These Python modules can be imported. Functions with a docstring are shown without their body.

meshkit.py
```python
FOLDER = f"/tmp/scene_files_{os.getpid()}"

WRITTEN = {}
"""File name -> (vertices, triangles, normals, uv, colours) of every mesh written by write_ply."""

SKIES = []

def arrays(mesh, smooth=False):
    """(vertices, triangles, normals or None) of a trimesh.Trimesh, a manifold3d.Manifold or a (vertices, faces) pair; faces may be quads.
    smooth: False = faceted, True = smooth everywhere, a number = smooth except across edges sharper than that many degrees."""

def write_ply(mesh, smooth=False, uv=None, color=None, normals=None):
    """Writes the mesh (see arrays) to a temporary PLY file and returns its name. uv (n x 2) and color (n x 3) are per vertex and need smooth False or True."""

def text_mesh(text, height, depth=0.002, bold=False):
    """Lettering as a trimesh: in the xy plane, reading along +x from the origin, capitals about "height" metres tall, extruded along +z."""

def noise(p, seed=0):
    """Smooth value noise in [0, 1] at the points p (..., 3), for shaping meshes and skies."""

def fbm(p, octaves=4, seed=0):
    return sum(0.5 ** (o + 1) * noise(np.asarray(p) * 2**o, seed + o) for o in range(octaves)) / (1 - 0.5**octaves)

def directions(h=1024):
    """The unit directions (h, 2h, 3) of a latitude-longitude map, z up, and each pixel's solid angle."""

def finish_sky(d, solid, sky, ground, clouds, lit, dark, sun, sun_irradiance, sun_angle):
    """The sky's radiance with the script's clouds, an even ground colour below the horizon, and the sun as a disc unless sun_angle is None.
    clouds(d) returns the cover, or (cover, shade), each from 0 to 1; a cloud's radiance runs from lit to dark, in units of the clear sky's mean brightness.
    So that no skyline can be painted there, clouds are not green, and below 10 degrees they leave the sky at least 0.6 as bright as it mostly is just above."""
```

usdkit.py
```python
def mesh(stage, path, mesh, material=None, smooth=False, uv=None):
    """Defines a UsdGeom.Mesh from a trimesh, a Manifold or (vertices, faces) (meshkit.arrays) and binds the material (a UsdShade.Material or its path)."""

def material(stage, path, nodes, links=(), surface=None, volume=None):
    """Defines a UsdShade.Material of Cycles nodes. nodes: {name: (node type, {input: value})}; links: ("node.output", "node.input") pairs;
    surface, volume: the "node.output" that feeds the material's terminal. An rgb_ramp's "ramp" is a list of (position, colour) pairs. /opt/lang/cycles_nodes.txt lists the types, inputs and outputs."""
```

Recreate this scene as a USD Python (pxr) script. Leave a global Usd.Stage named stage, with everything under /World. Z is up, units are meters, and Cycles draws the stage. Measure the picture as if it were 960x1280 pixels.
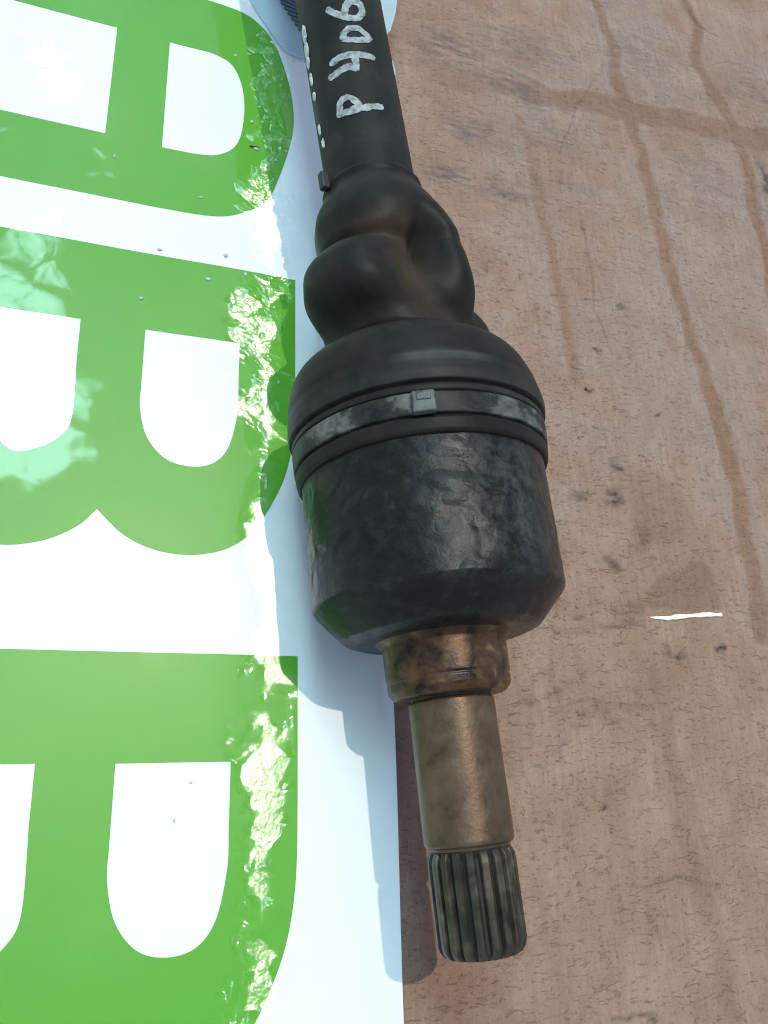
import math, random
import numpy as np, trimesh, shapely
from shapely.geometry import Polygon, LineString, Point, box as sbox
from shapely.ops import unary_union
import usdkit, meshkit
from pxr import Usd, UsdGeom, UsdLux, UsdShade, Gf, Sdf, Vt

random.seed(4)
rng = np.random.default_rng(4)
stage = Usd.Stage.CreateInMemory()
UsdGeom.SetStageUpAxis(stage, UsdGeom.Tokens.z)
UsdGeom.SetStageMetersPerUnit(stage, 1.0)
UsdGeom.Xform.Define(stage, '/World')
UsdGeom.Scope.Define(stage, '/World/Looks')

# ------------------------------------------------------------------ camera
H = 0.3003
RIGHT = np.array([0.94201596, -0.03761212, 0.33345353])
DOWN = np.array([0.08354334, -0.93612383, -0.3416031])
FWD = np.array([0.32500221, 0.3496534, -0.87870135])
cam = UsdGeom.Camera.Define(stage, '/World/camera')
cam.CreateHorizontalApertureAttr(36.0)
cam.CreateVerticalApertureAttr(48.0)
cam.CreateFocalLengthAttr(1004 / 960 * 36.0)
cam.CreateClippingRangeAttr(Gf.Vec2f(0.01, 500))
cam.CreateExposureAttr(EXPOSURE := -0.24)
m = Gf.Matrix4d(*RIGHT, 0, *(-DOWN), 0, *(-FWD), 0, 0, 0, H, 1)
cam.AddTransformOp().Set(m)

# ------------------------------------------------------------------ sun and sky
SUN = np.array([0.025, 0.24, 1.0]); SUN /= np.linalg.norm(SUN)
el, rot = math.asin(SUN[2]), math.atan2(SUN[0], SUN[1])
sun = UsdLux.DistantLight.Define(stage, '/World/sun')
sun.CreateIntensityAttr(0.5)
sun.CreateAngleAttr(0.6)
sun.CreateColorAttr(Gf.Vec3f(1.0, 0.93, 0.80))
UsdLux.LightAPI(sun.GetPrim()).GetPrim().CreateAttribute('inputs:normalize', Sdf.ValueTypeNames.Bool).Set(True)
zc = SUN; xc = np.cross([0, 1, 0], zc); xc /= np.linalg.norm(xc); yc = np.cross(zc, xc)
sun.AddTransformOp().Set(Gf.Matrix4d(*xc, 0, *yc, 0, *zc, 0, 0, 0, 5, 1))
SKY, CLOUD = 0.15, (36.0, 60.0, 66.0)
dome = UsdLux.DomeLight.Define(stage, '/World/sky')
skymat = usdkit.material(stage, '/World/Looks/sky_material', {
    'sky': ('sky_texture', {'sky_type': 'single_scattering', 'sun_disc': False, 'sun_elevation': el, 'sun_rotation': rot, 'ozone_density': 0.4}),
    'tc': ('texture_coordinate', {}), 'sep': ('separate_xyz', {}),
    # a broken bank of white cloud on one side of a blue sky
    'cn': ('noise_texture', {'scale': 6.5, 'detail': 9, 'roughness': 0.62, 'distortion': 0.3}),
    'x1': ('math', {'math_type': 'add', 'value2': 0.215}), 'x2': ('math', {'math_type': 'absolute'}), 'x3': ('math', {'math_type': 'multiply_add', 'value2': -1.25}),
    'y1': ('math', {'math_type': 'subtract', 'value2': 0.40}), 'y2': ('math', {'math_type': 'absolute'}), 'y3': ('math', {'math_type': 'multiply_add', 'value2': -0.36}),
    'cn2': ('noise_texture', {'scale': 3.2, 'detail': 7, 'roughness': 0.6}), 'far': ('map_range', {'from_min': 0.50, 'from_max': 0.66, 'to_min': 0, 'to_max': 1, 'clamp': True}), 'thin': ('mix', {'mix_type': 'mix', 'color2': (6.0, 7.2, 8.0)}),  # thin cloud layer added out of view to brighten the fill
    'cm': ('map_range', {'from_min': 0.335, 'from_max': 0.385, 'to_min': 0, 'to_max': 1, 'clamp': True}),
    'mx': ('mix', {'mix_type': 'mix', 'color2': CLOUD}),
    'bg': ('background_shader', {'strength': SKY}),
}, [('tc.generated', 'cn.vector'), ('tc.generated', 'sep.vector'), ('sep.x', 'x1.value1'), ('x1.value', 'x2.value1'), ('x2.value', 'x3.value1'), ('cn.fac', 'x3.value3'),
    ('sep.y', 'y1.value1'), ('y1.value', 'y2.value1'), ('y2.value', 'y3.value1'), ('x3.value', 'y3.value3'), ('tc.generated', 'cn2.vector'), ('cn2.fac', 'far.value'), ('far.result', 'thin.fac'), ('y3.value', 'cm.value'), ('cm.result', 'mx.fac'),
    ('sky.color', 'thin.color1'), ('thin.color', 'mx.color1'), ('mx.color', 'bg.color')], surface='bg.background')
UsdShade.MaterialBindingAPI.Apply(dome.GetPrim()).Bind(skymat)
dome.GetPrim().SetCustomDataByKey('kind', 'structure')

# ------------------------------------------------------------------ helpers
used = {}
def numbered(parent, name):
    k = used.get((parent, name), -1) + 1
    used[(parent, name)] = k
    return name if k == 0 else f'{name}_{k:03d}'
def path_of(parent):
    return '/World' if parent is None else str(parent.GetPath())
def thing(name, label, cat, group=None):
    p = '/World/' + numbered('/World', name)
    o = UsdGeom.Xform.Define(stage, p).GetPrim()
    tag(o, label, cat, group)
    return o
def tag(o, label, cat=None, group=None, kind=None):
    for k, v in (('label', label), ('category', cat), ('group', group), ('kind', kind)):
        if v: o.SetCustomDataByKey(k, v)
    return o
def obj(name, mesh, mat, parent=None, smooth=False, label=None):
    pp = path_of(parent)
    o = usdkit.mesh(stage, f'{pp}/{numbered(pp, name)}', mesh, mat, smooth=smooth).GetPrim()
    if label: o.SetCustomDataByKey('label', label)
    return o
def primvar(o, name, col):
    pv = UsdGeom.PrimvarsAPI(o).CreatePrimvar(name, Sdf.ValueTypeNames.Color3fArray, 'vertex')
    pv.Set(Vt.Vec3fArray.FromNumpy(np.asarray(col, np.float32)))
def mat(name, nodes, links, surface='p.BSDF'):
    return usdkit.material(stage, '/World/Looks/' + name, nodes, links, surface=surface)
def grid_faces(n, k, wrap=False):
    i, j = np.meshgrid(np.arange(n - 1), np.arange(k if wrap else k - 1), indexing='ij')
    j2 = (j + 1) % k
    a, b, c, d = i * k + j, i * k + j2, (i + 1) * k + j2, (i + 1) * k + j
    return np.stack([a, b, c, d], -1).reshape(-1, 4)

# ------------------------------------------------------------------ materials
POS = ('geometry', {})
def noise(scale, detail=3, rough=0.55, dist=0.0):
    return ('noise_texture', {'scale': scale, 'detail': detail, 'roughness': rough, 'distortion': dist})

wood = mat('plywood', {
    'g': POS,
    'st': ('attribute', {'attribute': 'stain'}),
    'ss': ('separate_color', {}), 'pa': ('attribute', {'attribute': 'pale'}), 'ps': ('separate_color', {}), 'pm': ('math', {'math_type': 'multiply', 'value2': 0.48}), 'pal': ('mix', {'mix_type': 'mix', 'color2': (0.285, 0.222, 0.188)}),
    'mg': ('mapping', {'rotation': (0, 0, -0.03), 'scale': (230, 620, 100)}),
    'fl': ('noise_texture', {'scale': 1.0, 'detail': 4, 'roughness': 0.72, 'distortion': 0.9}),
    'flr': ('rgb_ramp', {'ramp': [(0.0, (1, 1, 1)), (0.34, (0.85,) * 3), (0.42, (0, 0, 0)), (1, (0, 0, 0))]}),
    'mv': ('mapping', {'rotation': (0, 0, 0.09), 'scale': (520, 70, 100)}),
    'fv': ('noise_texture', {'scale': 1.0, 'detail': 2, 'roughness': 0.6}),
    'big': noise(14, 3),
    'mid': noise(42, 5, 0.62),
    'fine': noise(900, 3, 0.6), 'spk': noise(520, 3, 0.7), 'spv': ('map_range', {'from_min': 0.30, 'from_max': 0.70, 'to_min': 0.93, 'to_max': 1.07}), 'vs': ('math', {'math_type': 'multiply'}),
    'midr': ('rgb_ramp', {'ramp': [(0.34, (0.270, 0.148, 0.098)), (0.5, (0.300, 0.178, 0.122)), (0.66, (0.322, 0.203, 0.147))]}),
    'hue': ('mix', {'mix_type': 'mix', 'color2': (0.2680, 0.1400, 0.0920)}),
    'bigr': ('map_range', {'from_min': 0.48, 'from_max': 0.72, 'to_min': 0, 'to_max': 0.6, 'clamp': True}),
    'ora': ('mix', {'mix_type': 'mix', 'color2': (0.205, 0.106, 0.062)}),
    'gry': ('mix', {'mix_type': 'mix', 'color2': (0.135, 0.098, 0.080)}),
    'mfl': ('mix', {'mix_type': 'mix', 'color2': (0.125, 0.085, 0.066)}),
    'flm': ('noise_texture', {'scale': 17.0, 'detail': 5, 'roughness': 0.7}),
    'flmr': ('map_range', {'from_min': 0.42, 'from_max': 0.68, 'to_min': 0.0, 'to_max': 0.62, 'clamp': True}),
    'flx': ('math', {'math_type': 'multiply'}),
    'drk': ('mix', {'mix_type': 'mix', 'color2': (0.0360, 0.0224, 0.0176)}),
    'fvv': ('map_range', {'from_min': 0.3, 'from_max': 0.7, 'to_min': 0.90, 'to_max': 1.10}),
    'vv': ('vector_math', {'math_type': 'scale'}),
    'h1': ('math', {'math_type': 'multiply_add', 'value2': -0.9}),
    'h2': ('math', {'math_type': 'multiply_add', 'value2': 0.5}),
    'h3': ('math', {'math_type': 'multiply_add', 'value2': 0.75}),
    'b': ('bump', {'strength': 0.7, 'distance': 0.0007}),
    'p': ('principled_bsdf', {'roughness': 0.62, 'specular_ior_level': 0.3}),
}, [('g.position', 'mg.vector'), ('mg.vector', 'fl.vector'), ('g.position', 'mv.vector'), ('mv.vector', 'fv.vector'),
    ('g.position', 'big.vector'), ('g.position', 'mid.vector'), ('g.position', 'fine.vector'), ('g.position', 'flm.vector'),
    ('fl.fac', 'flr.fac'), ('mid.fac', 'midr.fac'), ('big.fac', 'bigr.value'),
    ('midr.color', 'hue.color1'), ('bigr.result', 'hue.fac'), ('st.color', 'ss.color'),
    ('pa.color', 'ps.color'), ('ps.r', 'pm.value1'), ('hue.color', 'pal.color1'), ('pm.value', 'pal.fac'), ('pal.color', 'ora.color1'), ('ss.r', 'ora.fac'), ('ora.color', 'gry.color1'), ('ss.g', 'gry.fac'),
    ('flm.fac', 'flmr.value'), ('flmr.result', 'flx.value1'), ('flr.color', 'flx.value2'),
    ('gry.color', 'mfl.color1'), ('flx.value', 'mfl.fac'), ('mfl.color', 'drk.color1'), ('ss.b', 'drk.fac'),
    ('fv.fac', 'fvv.value'), ('drk.color', 'vv.vector1'), ('g.position', 'spk.vector'), ('spk.fac', 'spv.value'), ('fvv.result', 'vs.value1'), ('spv.result', 'vs.value2'), ('vs.value', 'vv.scale'), ('vv.vector', 'p.base_color'),
    ('flr.color', 'h1.value1'), ('fv.fac', 'h2.value1'), ('h1.value', 'h2.value3'), ('fine.fac', 'h3.value1'), ('h2.value', 'h3.value3'),
    ('h3.value', 'b.height'), ('b.normal', 'p.normal')])

def vinyl(name, col):
    """glossy printed vinyl, crinkled along the line where it was once folded (x = 0.06)"""
    return mat(name, {
        'g': POS, 'n1': noise(240, 2, 0.55, 0.5), 'nb': noise(38, 3, 0.55, 0.3), 'nl': noise(24, 2),
        'sx': ('separate_xyz', {}),
        'w': ('math', {'math_type': 'subtract', 'value2': 0.0600}), 'wa': ('math', {'math_type': 'absolute'}),
        'wn': ('math', {'math_type': 'multiply_add', 'value2': 0.060, 'value3': -0.030}),
        'ws': ('math', {'math_type': 'add'}),
        'wm': ('map_range', {'from_min': 0.002, 'from_max': 0.0105, 'to_min': 1.0, 'to_max': 0.0, 'clamp': True, 'range_type': 'smoothstep'}),
        # creases across the fold: long facets that lean one way at one end of it and the other way at the other end
        'nd': noise(120, 3, 0.55), 'yd': ('math', {'math_type': 'multiply_add', 'value2': 0.005}),
        'ysaw': ('math', {'math_type': 'multiply', 'value2': 90.0}), 'fr': ('math', {'math_type': 'fraction'}),
        'am': ('map_range', {'from_min': -0.03, 'from_max': 0.19, 'to_min': -0.00155, 'to_max': 0.0019}),
        'sw': ('math', {'math_type': 'multiply'}),
        'xt': ('math', {'math_type': 'multiply_add', 'value2': 0.08}),
        'wz': ('math', {'math_type': 'multiply_add', 'value2': 0.00011}),
        'hm': ('math', {'math_type': 'multiply'}),
        'hl': ('math', {'math_type': 'multiply_add', 'value2': 0.00045}),
        'b': ('bump', {'strength': 1.0, 'distance': 1.0}),
        'cr': ('map_range', {'from_min': 0.0, 'from_max': 1.0, 'to_min': 0.03, 'to_max': 0.27}),
        'd': noise(45, 5, 0.6),
        'dr': ('map_range', {'from_min': 0.35, 'from_max': 0.75, 'to_min': 0.97, 'to_max': 1.0, 'clamp': True}),
        'c': ('vector_math', {'math_type': 'scale', 'vector1': col}),
        'p': ('principled_bsdf', {'roughness': 0.45, 'specular_ior_level': 0.35, 'coat_weight': 1.0, 'coat_ior': 1.62}),
    }, [('g.position', 'n1.vector'), ('g.position', 'nb.vector'), ('g.position', 'nl.vector'), ('g.position', 'd.vector'), ('g.position', 'sx.vector'), ('sx.x', 'w.value1'), ('w.value', 'wa.value1'),
        ('nb.fac', 'wn.value1'), ('wn.value', 'ws.value2'), ('wa.value', 'ws.value1'), ('ws.value', 'wm.value'), ('wm.result', 'hm.value1'), ('g.position', 'nd.vector'), ('nd.fac', 'yd.value1'), ('sx.y', 'yd.value3'), ('yd.value', 'ysaw.value1'), ('ysaw.value', 'fr.value1'), ('sx.y', 'am.value'), ('fr.value', 'sw.value1'), ('am.result', 'sw.value2'), ('w.value', 'xt.value1'), ('sw.value', 'xt.value3'), ('n1.fac', 'wz.value1'), ('xt.value', 'wz.value3'), ('wz.value', 'hm.value2'),
        ('nl.fac', 'hl.value1'), ('hm.value', 'hl.value3'), ('hl.value', 'b.height'), ('wm.result', 'cr.value'), ('cr.result', 'p.coat_roughness'),
        ('b.normal', 'p.coat_normal'), ('d.fac', 'dr.value'), ('dr.result', 'c.scale'), ('c.vector', 'p.base_color')])
white_vinyl = vinyl('white_vinyl', (0.82, 0.84, 0.83))
green_vinyl = vinyl('green_vinyl', (0.080, 0.315, 0.004))

board_mat = mat('dark_added_riser', {'p': ('principled_bsdf', {'base_color': (0.07, 0.05, 0.04), 'roughness': 0.7})}, [])
rubber = mat('rubber', {
    'g': POS, 'at': ('attribute', {'attribute': 'dust'}), 'sd': ('separate_color', {}), 'n': noise(120, 4, 0.6), 'f': noise(700, 3),
    'r': ('rgb_ramp', {'ramp': [(0.3, (0.007, 0.0075, 0.007)), (0.7, (0.015, 0.0145, 0.013))]}),
    'gd': ('mix', {'mix_type': 'mix', 'color2': (0.085, 0.082, 0.075)}), 'gm': ('math', {'math_type': 'multiply'}),
    'm': ('mix', {'mix_type': 'mix', 'color2': (0.0630, 0.0396, 0.0240)}),
    'mm': ('math', {'math_type': 'multiply'}), 'nr': ('map_range', {'from_min': 0.3, 'from_max': 0.7, 'to_min': 0.5, 'to_max': 1.1}),
    'b': ('bump', {'strength': 0.25, 'distance': 0.0003}),
    'p': ('principled_bsdf', {'roughness': 0.46, 'specular_ior_level': 0.11}),
}, [('g.position', 'n.vector'), ('g.position', 'f.vector'), ('n.fac', 'r.fac'), ('r.color', 'm.color1'), ('at.color', 'sd.color'), ('n.fac', 'nr.value'),
    ('sd.r', 'mm.value1'), ('nr.result', 'mm.value2'), ('mm.value', 'm.fac'), ('sd.g', 'gm.value1'), ('nr.result', 'gm.value2'), ('m.color', 'gd.color1'), ('gm.value', 'gd.fac'), ('gd.color', 'p.base_color'), ('f.fac', 'b.height'), ('b.normal', 'p.normal')])

housing_mat = mat('greasy_black_steel', {
    'g': POS, 'n': noise(170, 7, 0.70, 0.15), 'n2': noise(230, 5, 0.62, 0.5), 'n3': noise(28, 3, 0.5, 0.5),
    'v': ('voronoi_texture', {'scale': 170, 'feature': 'distance_to_edge', 'randomness': 1.0}),
    'r': ('rgb_ramp', {'ramp': [(0.34, (0.0060, 0.0052, 0.0045)), (0.56, (0.0105, 0.0092, 0.0080)), (0.66, (0.020, 0.017, 0.0135)), (0.80, (0.045, 0.036, 0.027))]}),
    'at': ('attribute', {'attribute': 'scuff_highlight'}), 'sd': ('separate_color', {}), 'sn': noise(150, 7, 0.74, 0.4), 'sr': ('map_range', {'from_min': 0.42, 'from_max': 0.62, 'to_min': 0, 'to_max': 1, 'clamp': True}), 'sm': ('math', {'math_type': 'multiply'}), 'sc': ('mix', {'mix_type': 'mix', 'color2': (0.052, 0.049, 0.043)}),
    'rr': ('map_range', {'from_min': 0.3, 'from_max': 0.7, 'to_min': 0.24, 'to_max': 0.38}),
    'pl': ('map_range', {'from_min': 0.47, 'from_max': 0.56, 'to_min': 0, 'to_max': 1, 'clamp': True}),
    'h': ('math', {'math_type': 'multiply_add', 'value2': 0.35}),
    'h2': ('math', {'math_type': 'multiply_add', 'value2': 0.4}),
    'b': ('bump', {'strength': 0.7, 'distance': 0.0009}),
    'p': ('principled_bsdf', {'metallic': 0.0, 'specular_ior_level': 0.19}),
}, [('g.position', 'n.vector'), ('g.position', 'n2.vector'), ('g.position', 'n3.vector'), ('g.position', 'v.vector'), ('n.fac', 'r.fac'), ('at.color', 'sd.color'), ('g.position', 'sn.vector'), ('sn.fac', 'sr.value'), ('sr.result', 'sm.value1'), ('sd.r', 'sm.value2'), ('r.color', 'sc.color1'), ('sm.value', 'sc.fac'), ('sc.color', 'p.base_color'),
    ('n3.fac', 'pl.value'), ('n2.fac', 'h.value1'), ('n.fac', 'h2.value1'), ('pl.result', 'h2.value3'), ('h2.value', 'h.value3'), ('h.value', 'b.height'), ('b.normal', 'p.normal'),
    ('n2.fac', 'rr.value'), ('rr.result', 'p.roughness')])

def metal(name, ramp, rough, scale=110, metallic=0.75, gloss=0.4):
    return mat(name, {
        'g': POS, 'n': noise(scale, 5, 0.62, 0.4), 'f': noise(800, 3), 'n2': noise(40, 3),
        'r': ('rgb_ramp', {'ramp': ramp}),
        'rr': ('map_range', {'from_min': 0.3, 'from_max': 0.7, 'to_min': rough - 0.08, 'to_max': rough + 0.12}),
        'b': ('bump', {'strength': 0.3, 'distance': 0.0003}),
        'p': ('principled_bsdf', {'metallic': metallic, 'specular_ior_level': gloss}),
    }, [('g.position', 'n.vector'), ('g.position', 'f.vector'), ('n.fac', 'r.fac'), ('r.color', 'p.base_color'), ('f.fac', 'b.height'),
        ('b.normal', 'p.normal'), ('n.fac', 'rr.value'), ('rr.result', 'p.roughness')])
stub_mat = metal('tarnished_steel', [(0.26, (0.028, 0.018, 0.011)), (0.36, (0.080, 0.047, 0.027)), (0.52, (0.112, 0.068, 0.039)), (0.7, (0.15, 0.097, 0.059))], 0.40, 130, 0.55)
collar_mat = metal('rusty_steel', [(0.34, (0.014, 0.010, 0.007)), (0.46, (0.066, 0.033, 0.017)), (0.58, (0.115, 0.058, 0.028)), (0.70, (0.28, 0.175, 0.09))], 0.38, 120, 0.55)
spline_mat = metal('oily_steel', [(0.33, (0.020, 0.016, 0.011)), (0.5, (0.048, 0.037, 0.024)), (0.68, (0.10, 0.078, 0.050))], 0.42, 120, 0.45)
root_mat = metal('dark_oily_steel', [(0.35, (0.010, 0.008, 0.006)), (0.7, (0.032, 0.025, 0.018))], 0.55, 90, 0.3)
tube_mat = metal('black_painted_tube', [(0.3, (0.007, 0.008, 0.007)), (0.55, (0.016, 0.0155, 0.013)), (0.72, (0.038, 0.03, 0.024))], 0.52, 60, 0.0, 0.15)
clamp_mat = metal('worn_clamp_band', [(0.38, (0.012, 0.012, 0.011)), (0.52, (0.032, 0.030, 0.027)), (0.58, (0.085, 0.08, 0.07)), (0.70, (0.16, 0.15, 0.13))], 0.50, 95, 0.2, 0.2)
buckle_mat = metal('grimy_buckle', [(0.3, (0.035, 0.034, 0.030)), (0.65, (0.14, 0.14, 0.125))], 0.42, 220, 0.1, 0.35)
paint_mat = mat('white_marker_paint', {
    'g': POS, 'n': noise(420, 4, 0.6), 'r': ('rgb_ramp', {'ramp': [(0.34, (0.09, 0.095, 0.092)), (0.46, (0.24, 0.25, 0.245)), (0.64, (0.38, 0.40, 0.39))]}),
    'p': ('principled_bsdf', {'roughness': 0.6}),
}, [('g.position', 'n.vector'), ('n.fac', 'r.fac'), ('r.color', 'p.base_color')])
dark_mat = mat('dark_rubber_clip', {'p': ('principled_bsdf', {'base_color': (0.016, 0.016, 0.015), 'roughness': 0.5})}, [])
glint_streak = mat('painted_glint', {'p': ('principled_bsdf', {'base_color': (0.95, 0.90, 0.66), 'roughness': 0.3, 'coat_weight': 1.0, 'coat_roughness': 0.3})}, [])  # pale yellow base colour imitates a glint of light
film_mat = mat('clear_plastic_film', {
    't': ('transparent_bsdf', {'color': (0.86, 0.90, 0.92)}), 'p': ('principled_bsdf', {'base_color': (0.55, 0.66, 0.70), 'roughness': 0.15}),
    'x': ('mix_closure', {'fac': 0.38})}, [('t.BSDF', 'x.closure1'), ('p.BSDF', 'x.closure2')], surface='x.closure')
rib_mat = mat('grey_blue_ribs', {'p': ('principled_bsdf', {'base_color': (0.05, 0.085, 0.11), 'roughness': 0.3})}, [])
fray_mat = mat('torn_white_film', {'p': ('principled_bsdf', {'base_color': (0.40, 0.45, 0.40), 'roughness': 0.35})}, [])
concrete = mat('concrete', {'g': POS, 'n': noise(30, 5), 'r': ('rgb_ramp', {'ramp': [(0.3, (0.24, 0.23, 0.21)), (0.7, (0.34, 0.33, 0.31))]}),
    'p': ('principled_bsdf', {'roughness': 0.9})}, [('g.position', 'n.vector'), ('n.fac', 'r.fac'), ('r.color', 'p.base_color')])

# ------------------------------------------------------------------ ground and plywood board
STEP = 0.015            # plywood drop below the banner, added to deepen the shade beside the stub
g = trimesh.creation.box((60, 60, 0.1)); g.apply_translation((0, 0, -0.0185 - STEP - 0.05))
o = obj('ground', g, concrete); tag(o, 'plain concrete ground under the plywood board', None, None, 'structure')

def axis(lo, a, b, hi, step, coarse):
    return np.concatenate([np.linspace(lo, a, coarse, endpoint=False), np.arange(a, b, step), np.linspace(b, hi, coarse)])
xs = axis(-0.55, 0.095, 0.45, 0.75, 0.0008, 6)
ys = axis(-0.5, -0.10, 0.58, 0.95, 0.0008, 6)
XX, YY = np.meshgrid(xs, ys, indexing='ij')
GROW = (H + STEP) / H
XX, YY = XX / GROW, YY / GROW
P3 = np.stack([XX, YY, 0 * XX], -1)
wob = (meshkit.fbm(P3 * 60, 3, 7) - 0.5) * 0.008
wob2 = (meshkit.fbm(P3 * 60, 3, 11) - 0.5) * 0.008
fine = meshkit.fbm(P3 * np.array([110, 430, 1]), 4, 3)
wob3 = (meshkit.fbm(P3 * 300, 2, 17) - 0.5) * 0.006
wob4 = (meshkit.fbm(P3 * 300, 2, 19) - 0.5) * 0.003
flat = np.c_[(XX + wob).ravel(), (YY + wob2).ravel()]
def dist_line(pts):
    best = np.full(len(flat), 9.0)
    for a, b in zip(pts[:-1], pts[1:]):
        a, b = np.array(a), np.array(b); d = b - a
        t = np.clip(((flat - a) @ d) / (d @ d), 0, 1)
        best = np.minimum(best, np.linalg.norm(flat - a - t[:, None] * d, axis=1))
    return best.reshape(XX.shape)
def soft(d, w, e=0.0015):
    return np.clip((w + e - d) / (2 * e), 0, 1)
S1 = [(0.2728, 0.4908), (0.2791, 0.454), (0.2789, 0.4165), (0.2836, 0.392), (0.2864, 0.3522), (0.2889, 0.3261), (0.2903, 0.2978), (0.2939, 0.2604), (0.299, 0.2252), (0.3022, 0.1913), (0.3052, 0.1591), (0.3049, 0.1153), (0.3046, 0.0747)]
S2 = [(0.3491, 0.522), (0.3564, 0.5017), (0.3491, 0.4801), (0.3482, 0.4543), (0.3592, 0.4297), (0.3673, 0.4082), (0.3679, 0.3784), (0.3683, 0.3465), (0.368, 0.3158), (0.366, 0.25)]
S3 = [(0.2036, 0.3697), (0.2098, 0.3336), (0.2101, 0.2951), (0.213, 0.2593), (0.2154, 0.223), (0.2169, 0.1999)]
S4 = [(0.2351, 0.0506), (0.2369, 0.0264), (0.2401, 0.0), (0.2431, -0.0251), (0.2459, -0.0492), (0.25, -0.0833)]
HB = [(0.1451, 0.385), (0.1952, 0.3881), (0.2358, 0.3943), (0.2675, 0.3996), (0.2935, 0.3983), (0.3285, 0.4062), (0.3603, 0.406), (0.3943, 0.4096), (0.47, 0.415)]
orange = np.zeros(XX.shape)
dist_all = np.minimum.reduce([dist_line(q) for q in (S1, S2, HB)])
for line, w, al in ((S1, 0.0046, 0.80), (S2, 0.0044, 0.85), (S3, 0.0030, 0.6), (S4, 0.0046, 0.45), (HB, 0.0080, 0.78)):
    orange = np.maximum(orange, al * soft(dist_line(line), w * (0.45 + 1.1 * meshkit.fbm(P3 * 38 + w * 1000, 3, 41)), 0.0017))
orange *= np.where(XX < 0.235, np.clip(0.45 + 0.55 * (XX - 0.19) / 0.045, 0.45, 1), 1) ** (YY > 0.37)
def poly_mask(pts, al, e=0.0012):
    pl = Polygon(pts); ok = shapely.contains_xy(pl.buffer(e), flat[:, 0], flat[:, 1])
    out = np.zeros(len(flat))
    sub = flat[ok]; d = shapely.distance(shapely.points(sub), pl.exterior); ins = shapely.contains_xy(pl, sub[:, 0], sub[:, 1])
    out[ok] = np.clip(np.where(ins, d, -d) / (2 * e) + 0.5, 0, 1) * al
    return out.reshape(XX.shape)
orange = np.maximum(orange, poly_mask([(0.2458, 0.0985), (0.2762, 0.1104), (0.2809, 0.1055), (0.2792, 0.0854), (0.2388, 0.0824)], 0.75))
orange = np.maximum(orange, poly_mask([(0.2397, 0.152), (0.262, 0.1566), (0.2736, 0.1277), (0.2645, 0.1207), (0.2349, 0.1104)], 0.55, 0.003))
orange = np.maximum(orange, poly_mask([(0.12, -0.09), (0.12, 0.02), (0.137, 0.0), (0.150, -0.02), (0.152, -0.09)], 0.4, 0.003))
def blob(c, rx, ry, al):
    return al * np.exp(-(((XX + wob * 1.6 + wob3 - c[0]) / rx) ** 2 + ((YY + wob2 * 1.6 + wob4 - c[1]) / ry) ** 2))
grey = np.zeros(XX.shape)
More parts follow.
